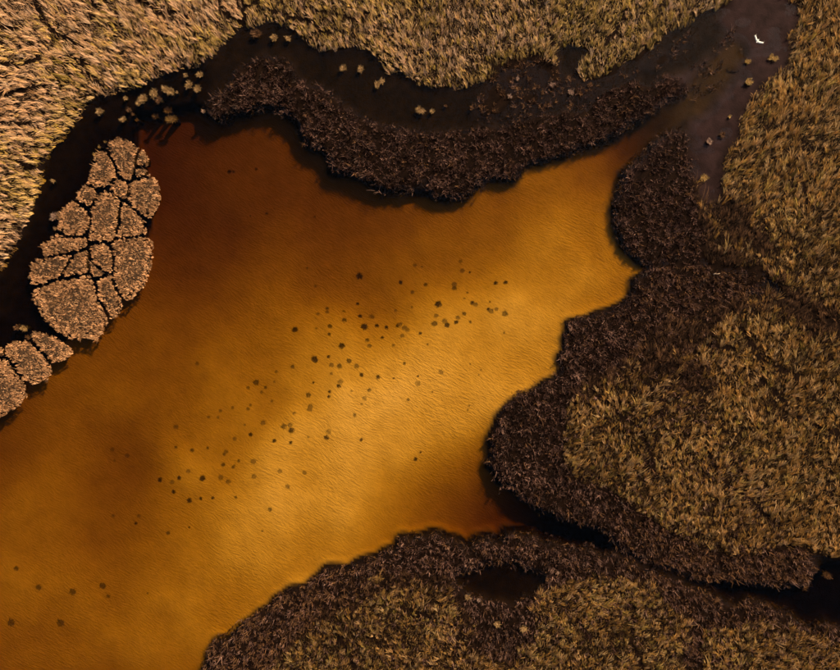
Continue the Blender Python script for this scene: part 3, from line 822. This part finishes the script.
# ------------------------------------------------------------------ weed clumps on the pond bed
def off(lst, ox, oy, k=2.993): return [(ox + a / k, oy + b / k, r / k) for a, b, r in lst]
W1 = off([(195,80,3),(355,105,8),(257,205,5),(310,240,6),(267,258,6),(265,282,4),(160,268,7),(370,260,8),(408,257,5),(438,262,5),(472,258,5),
 (303,317,7),(221,358,8),(325,362,6),(297,378,6),(155,380,5),(556,132,5),(595,192,8),(643,143,6),(583,250,7),(620,255,6),(648,246,5),(540,280,4),
 (768,128,5),(797,126,5),(697,188,5),(745,207,4),(795,220,7),(672,220,5),(690,245,4),(750,185,3),(682,157,3),(792,277,3),(43,428,7),(72,443,4),(218,428,3),
 (363,405,5),(413,411,5),(460,415,3),(295,438,5),(268,455,4),(265,470,4),(203,465,6),(387,450,5),(343,525,5),(503,478,4),(492,370,4),(562,313,3),
 (130,560,7),(153,572,7),(28,585,5),(100,603,5),(258,592,6),(150,608,4),(362,599,4),(525,657,5),(540,637,3),(687,497,2.5),(682,510,2.5),(715,405,2.5),
 (722,390,2.5),(690,372,2.5),(545,78,3),(380,300,5),(425,293,4),(263,350,4),(532,408,3),(576,455,2.5),(690,95,3),(480,125,5),(357,228,5),(350,190,4)], 240, 240)
W2 = off([(518,8,4),(568,17,5),(615,10,4),(665,28,4),(662,60,5),(693,67,4),(710,48,4),(470,107,6),(530,100,5),(600,100,7),(512,142,5),(560,168,6),(595,162,4),
 (632,160,4),(702,158,4),(807,192,5),(495,267,5),(782,258,3),(433,450,3),(295,428,8),(312,460,5),(205,445,8),(103,432,7),(18,538,9),(168,540,9),(395,240,4),
 (560,250,3),(35,375,6)], 0, 446)
W3 = off([(75,503,5),(88,503,4),(157,495,4),(190,632,4),(337,641,3),(140,638,2.5)], 200, 0)

r3 = np.random.default_rng(21)
tt = r3.random(75) ** .9
W4 = [(490 - 330 * t + r3.normal(0, 34), 285 + 205 * t + r3.normal(0, 34), r3.uniform(1.0, 2.3)) for t in tt]
W4 = [w for w in W4 if w[0] < 545 and not (w[0] > 465 and w[1] > 370)]

def weed_mesh(seed, mat):
    r2 = np.random.default_rng(seed)
    V = []; T = []
    n = 120                                 # fine filaments spreading from a low heart
    for i in range(n):
        a = r2.random() * 6.283; rr = .4 * math.sqrt(r2.random()); a2 = a + r2.normal(0, .6); L = r2.uniform(.1, .5) ** 1.3 * 1.9
        x, y = math.cos(a) * rr, math.sin(a) * rr
        h = r2.uniform(.04, .2)
        wx, wy = -math.sin(a2) * .04, math.cos(a2) * .04
        ux, uy = math.cos(a2) * L, math.sin(a2) * L
        b = len(V)
        V += [(x - wx, y - wy, 0), (x + wx, y + wy, 0), (x + ux * .5 + wx, y + uy * .5 + wy, h), (x + ux * .5 - wx, y + uy * .5 - wy, h), (x + ux, y + uy, h * .5)]
        T += [(b, b + 1, b + 2), (b, b + 2, b + 3), (b + 3, b + 2, b + 4)]
    b = len(V); m = 16; rad = [.42 * (1 + .5 * (r2.random() - .5)) for _ in range(m)]
    for s_, z_ in ((1.0, -.06), (.7, .06), (.3, .12)):
        V += [(math.cos(k / m * 6.283) * rad[k] * s_, math.sin(k / m * 6.283) * rad[k] * s_, z_) for k in range(m)]
    V.append((0, 0, .13))
    for q in range(2):
        for k in range(m):
            k2 = (k + 1) % m; o_ = b + q * m
            T += [(o_ + k, o_ + k2, o_ + m + k2), (o_ + k, o_ + m + k2, o_ + m + k)]
    T += [(b + 2 * m + k, b + 2 * m + (k + 1) % m, b + 3 * m) for k in range(m)]
    me = mesh_from('weed_clump', np.array(V), None, np.array(T)); me.materials.append(mat)
    return me
weed_seen = {}
def words(n):
    ones = 'zero one two three four five six seven eight nine ten eleven twelve thirteen fourteen fifteen sixteen seventeen eighteen nineteen'.split()
    tens = 'x x twenty thirty forty fifty sixty seventy eighty ninety'.split()
    return ones[n] if n < 20 else tens[n // 10] + ('-' + ones[n % 10] if n % 10 else '')
WEEDS = [weed_mesh(s, MAT_WEED) for s in range(3)] + [weed_mesh(s + 3, MAT_WEED2) for s in range(3)] + [weed_mesh(s + 6, MAT_WEED3) for s in range(3)]
for i, (a, b, r) in enumerate(W1 + W2 + W3 + W4):
    size = 'large' if r > 2.2 else ('medium' if r > 1.45 else 'tiny')
    place = f'at {words(round(a / 8.4))} percent across, {words(round(b / 6.7))} percent down'
    pale = i >= len(W1 + W2 + W3)
    faint = (math.sin(i * 12.9898 + 1.3) > .0 and r < 2.4) or (a < 150 and b > 540)
    o = bpy.data.objects.new('weed_clump', WEEDS[(6 if pale else 3 if faint else 0) + i % 3]); COL.objects.link(o)
    x, y = W(a, b); z = float(zat(a, b))
    R = r * S * 1.75
    o.location = (x, y, z - .01); o.scale = (R, R, min(R * .8, max(.05, (-z) * .7))); o.rotation_euler = (0, 0, rng.random() * 6.28)
    lab = f'{size} {"faint" if pale else "brown" if faint else "dark"} submerged weed clump {place}'
    if lab in weed_seen:
        first = weed_seen[lab]
        left = o if o.location.x < first.location.x else first
        first['label'] = lab + (', left of a pair' if left is first else ', right of a pair')
        lab += ', left of a pair' if left is o else ', right of a pair'
    weed_seen[lab] = o
    tag(o, lab, 'water weed', 'submerged weed clumps on the pond bed')

# ------------------------------------------------------------------ driftwood
def stick(pts, r, label):
    n = 7; V = []; Q = []
    pts = np.array(pts, float)
    x, y = W(pts[:, 0], pts[:, 1]); z = float(zat(pts[0, 0], pts[0, 1])) + r * .8
    for i in range(len(pts)):
        d = np.array([x[min(i + 1, len(x) - 1)] - x[max(i - 1, 0)], y[min(i + 1, len(x) - 1)] - y[max(i - 1, 0)]]); d /= np.hypot(*d) + 1e-9
        rr = r * (1 - .6 * i / len(pts))
        for k in range(n):
            t = k / n * 6.283
            V.append((x[i] - x[0] - d[1] * math.cos(t) * rr, y[i] - y[0] + d[0] * math.cos(t) * rr, math.sin(t) * rr + .02 * math.sin(i * 2.0)))
    for i in range(len(pts) - 1):
        for k in range(n): Q.append((i * n + k, i * n + (k + 1) % n, (i + 1) * n + (k + 1) % n, (i + 1) * n + k))
    c0 = len(V); V.append((0, 0, 0)); V.append((x[-1] - x[0], y[-1] - y[0], 0))
    T = [(c0, (k + 1) % n, k) for k in range(n)] + [(c0 + 1, (len(pts) - 1) * n + k, (len(pts) - 1) * n + (k + 1) % n) for k in range(n)]
    o = link('driftwood_branch', mesh_from('driftwood_branch', V, Q, T, smooth_shade=True), plain_material('bleached_wood', (.35, .24, .16), (.6, .46, .33), 12, .7), loc=(x[0], y[0], z))
    return tag(o, label, 'driftwood')
stick([(713, 274.5), (715, 273.8), (717, 274.2), (719.5, 273.4)], .07, 'short bleached branch lying on the dark mud below the inlet sedge bank')

# ------------------------------------------------------------------ the white bird over the mud
def bird():
    mw = plain_material('white_plumage', (.78, .77, .74), (.85, .84, .82), 20, .6, .1)
    mb = plain_material('dark_bill_and_legs', (.02, .017, .012), (.05, .04, .02), 20, .5, .1)
    x, y = W(757.2, 41.3, 1.5)
    root = link('white_bird', None, loc=(x, y, 1.5))
    tag(root, 'white heron with swept wings flying low over the top right mud', 'bird')
    root.rotation_euler = (math.radians(-6), 0, math.radians(232))      # heading to the lower left (local +X is forward... see below)
    def loft(name, secs, mat, n=10, par=root):
        V = []; Q = []
        for (cx, cy, cz, ry, rz) in secs:
            for k in range(n):
                t = k / n * 6.283; V.append((cx, cy + math.cos(t) * ry, cz + math.sin(t) * rz))
        for i in range(len(secs) - 1):
            for k in range(n): Q.append((i * n + k, (i + 1) * n + k, (i + 1) * n + (k + 1) % n, i * n + (k + 1) % n))
        a = len(V); V.append(secs[0][:3]); V.append(secs[-1][:3]); m = (len(secs) - 1) * n
        T = [(a, k, (k + 1) % n) for k in range(n)] + [(a + 1, m + (k + 1) % n, m + k) for k in range(n)]
        return link(name, mesh_from(name, V, Q, T, smooth_shade=True), mat, par)
    loft('body', [(-.26, 0, .01, .02, .008), (-.20, 0, .005, .05, .015), (-.12, 0, 0, .06, .05), (0, 0, -.005, .075, .07), (.10, 0, 0, .06, .06), (.15, 0, .02, .035, .05),
                  (.17, 0, .06, .028, .035), (.165, 0, .09, .026, .03), (.19, 0, .115, .03, .03), (.225, 0, .115, .028, .026), (.25, 0, .112, .012, .012)], mw)
    loft('bill', [(.245, 0, .112, .010, .010), (.30, 0, .108, .007, .007), (.345, 0, .104, .001, .001)], mb, 8)
    for s in (-1, 1):
        loft('leg', [(-.14, .025 * s, -.03, .010, .010), (-.30, .022 * s, -.02, .007, .007), (-.40, .02 * s, -.015, .006, .006), (-.42, .02 * s, -.015, .014, .005), (-.48, .02 * s, -.02, .010, .003)], mb, 7)
        # wing: arm, then hand with separate primaries at the tip, swept back
        V = []; Q = []; T = []
        span = [(0, .09, -.10, .03), (.14, .10, -.12, .07), (.28, .05, -.17, .10), (.40, -.04, -.24, .10), (.50, -.13, -.30, .08)]
        for (yy, le, te, zz) in span:
            for f, th in ((0, .0), (.35, .012), (.7, .006), (1, 0)):
                V.append((le + (te - le) * f, s * (yy + .03), zz + th + .012 * math.sin(f * 3.1)))
        for i in range(len(span) - 1):
            for k in range(3): Q.append((i * 4 + k, (i + 1) * 4 + k, (i + 1) * 4 + k + 1, i * 4 + k + 1))
        for p in range(5):
            f = p / 5; le, te = span[-1][1], span[-1][2]
            b0 = (le + (te - le) * f, s * .52, .08); b1 = (le + (te - le) * (f + .2), s * .52, .08)
            tip = (le - .08 - .055 * p, s * (.62 - .028 * p), .065)
            q = len(V); V += [b0, b1, tip]; T.append((q, q + 1, tip and q + 2))
        w = link('wing', mesh_from('wing', V, Q, T, smooth_shade=True), mw, root)
        sm = w.modifiers.new('thickness', 'SOLIDIFY'); sm.thickness = .012
    return root
bird()
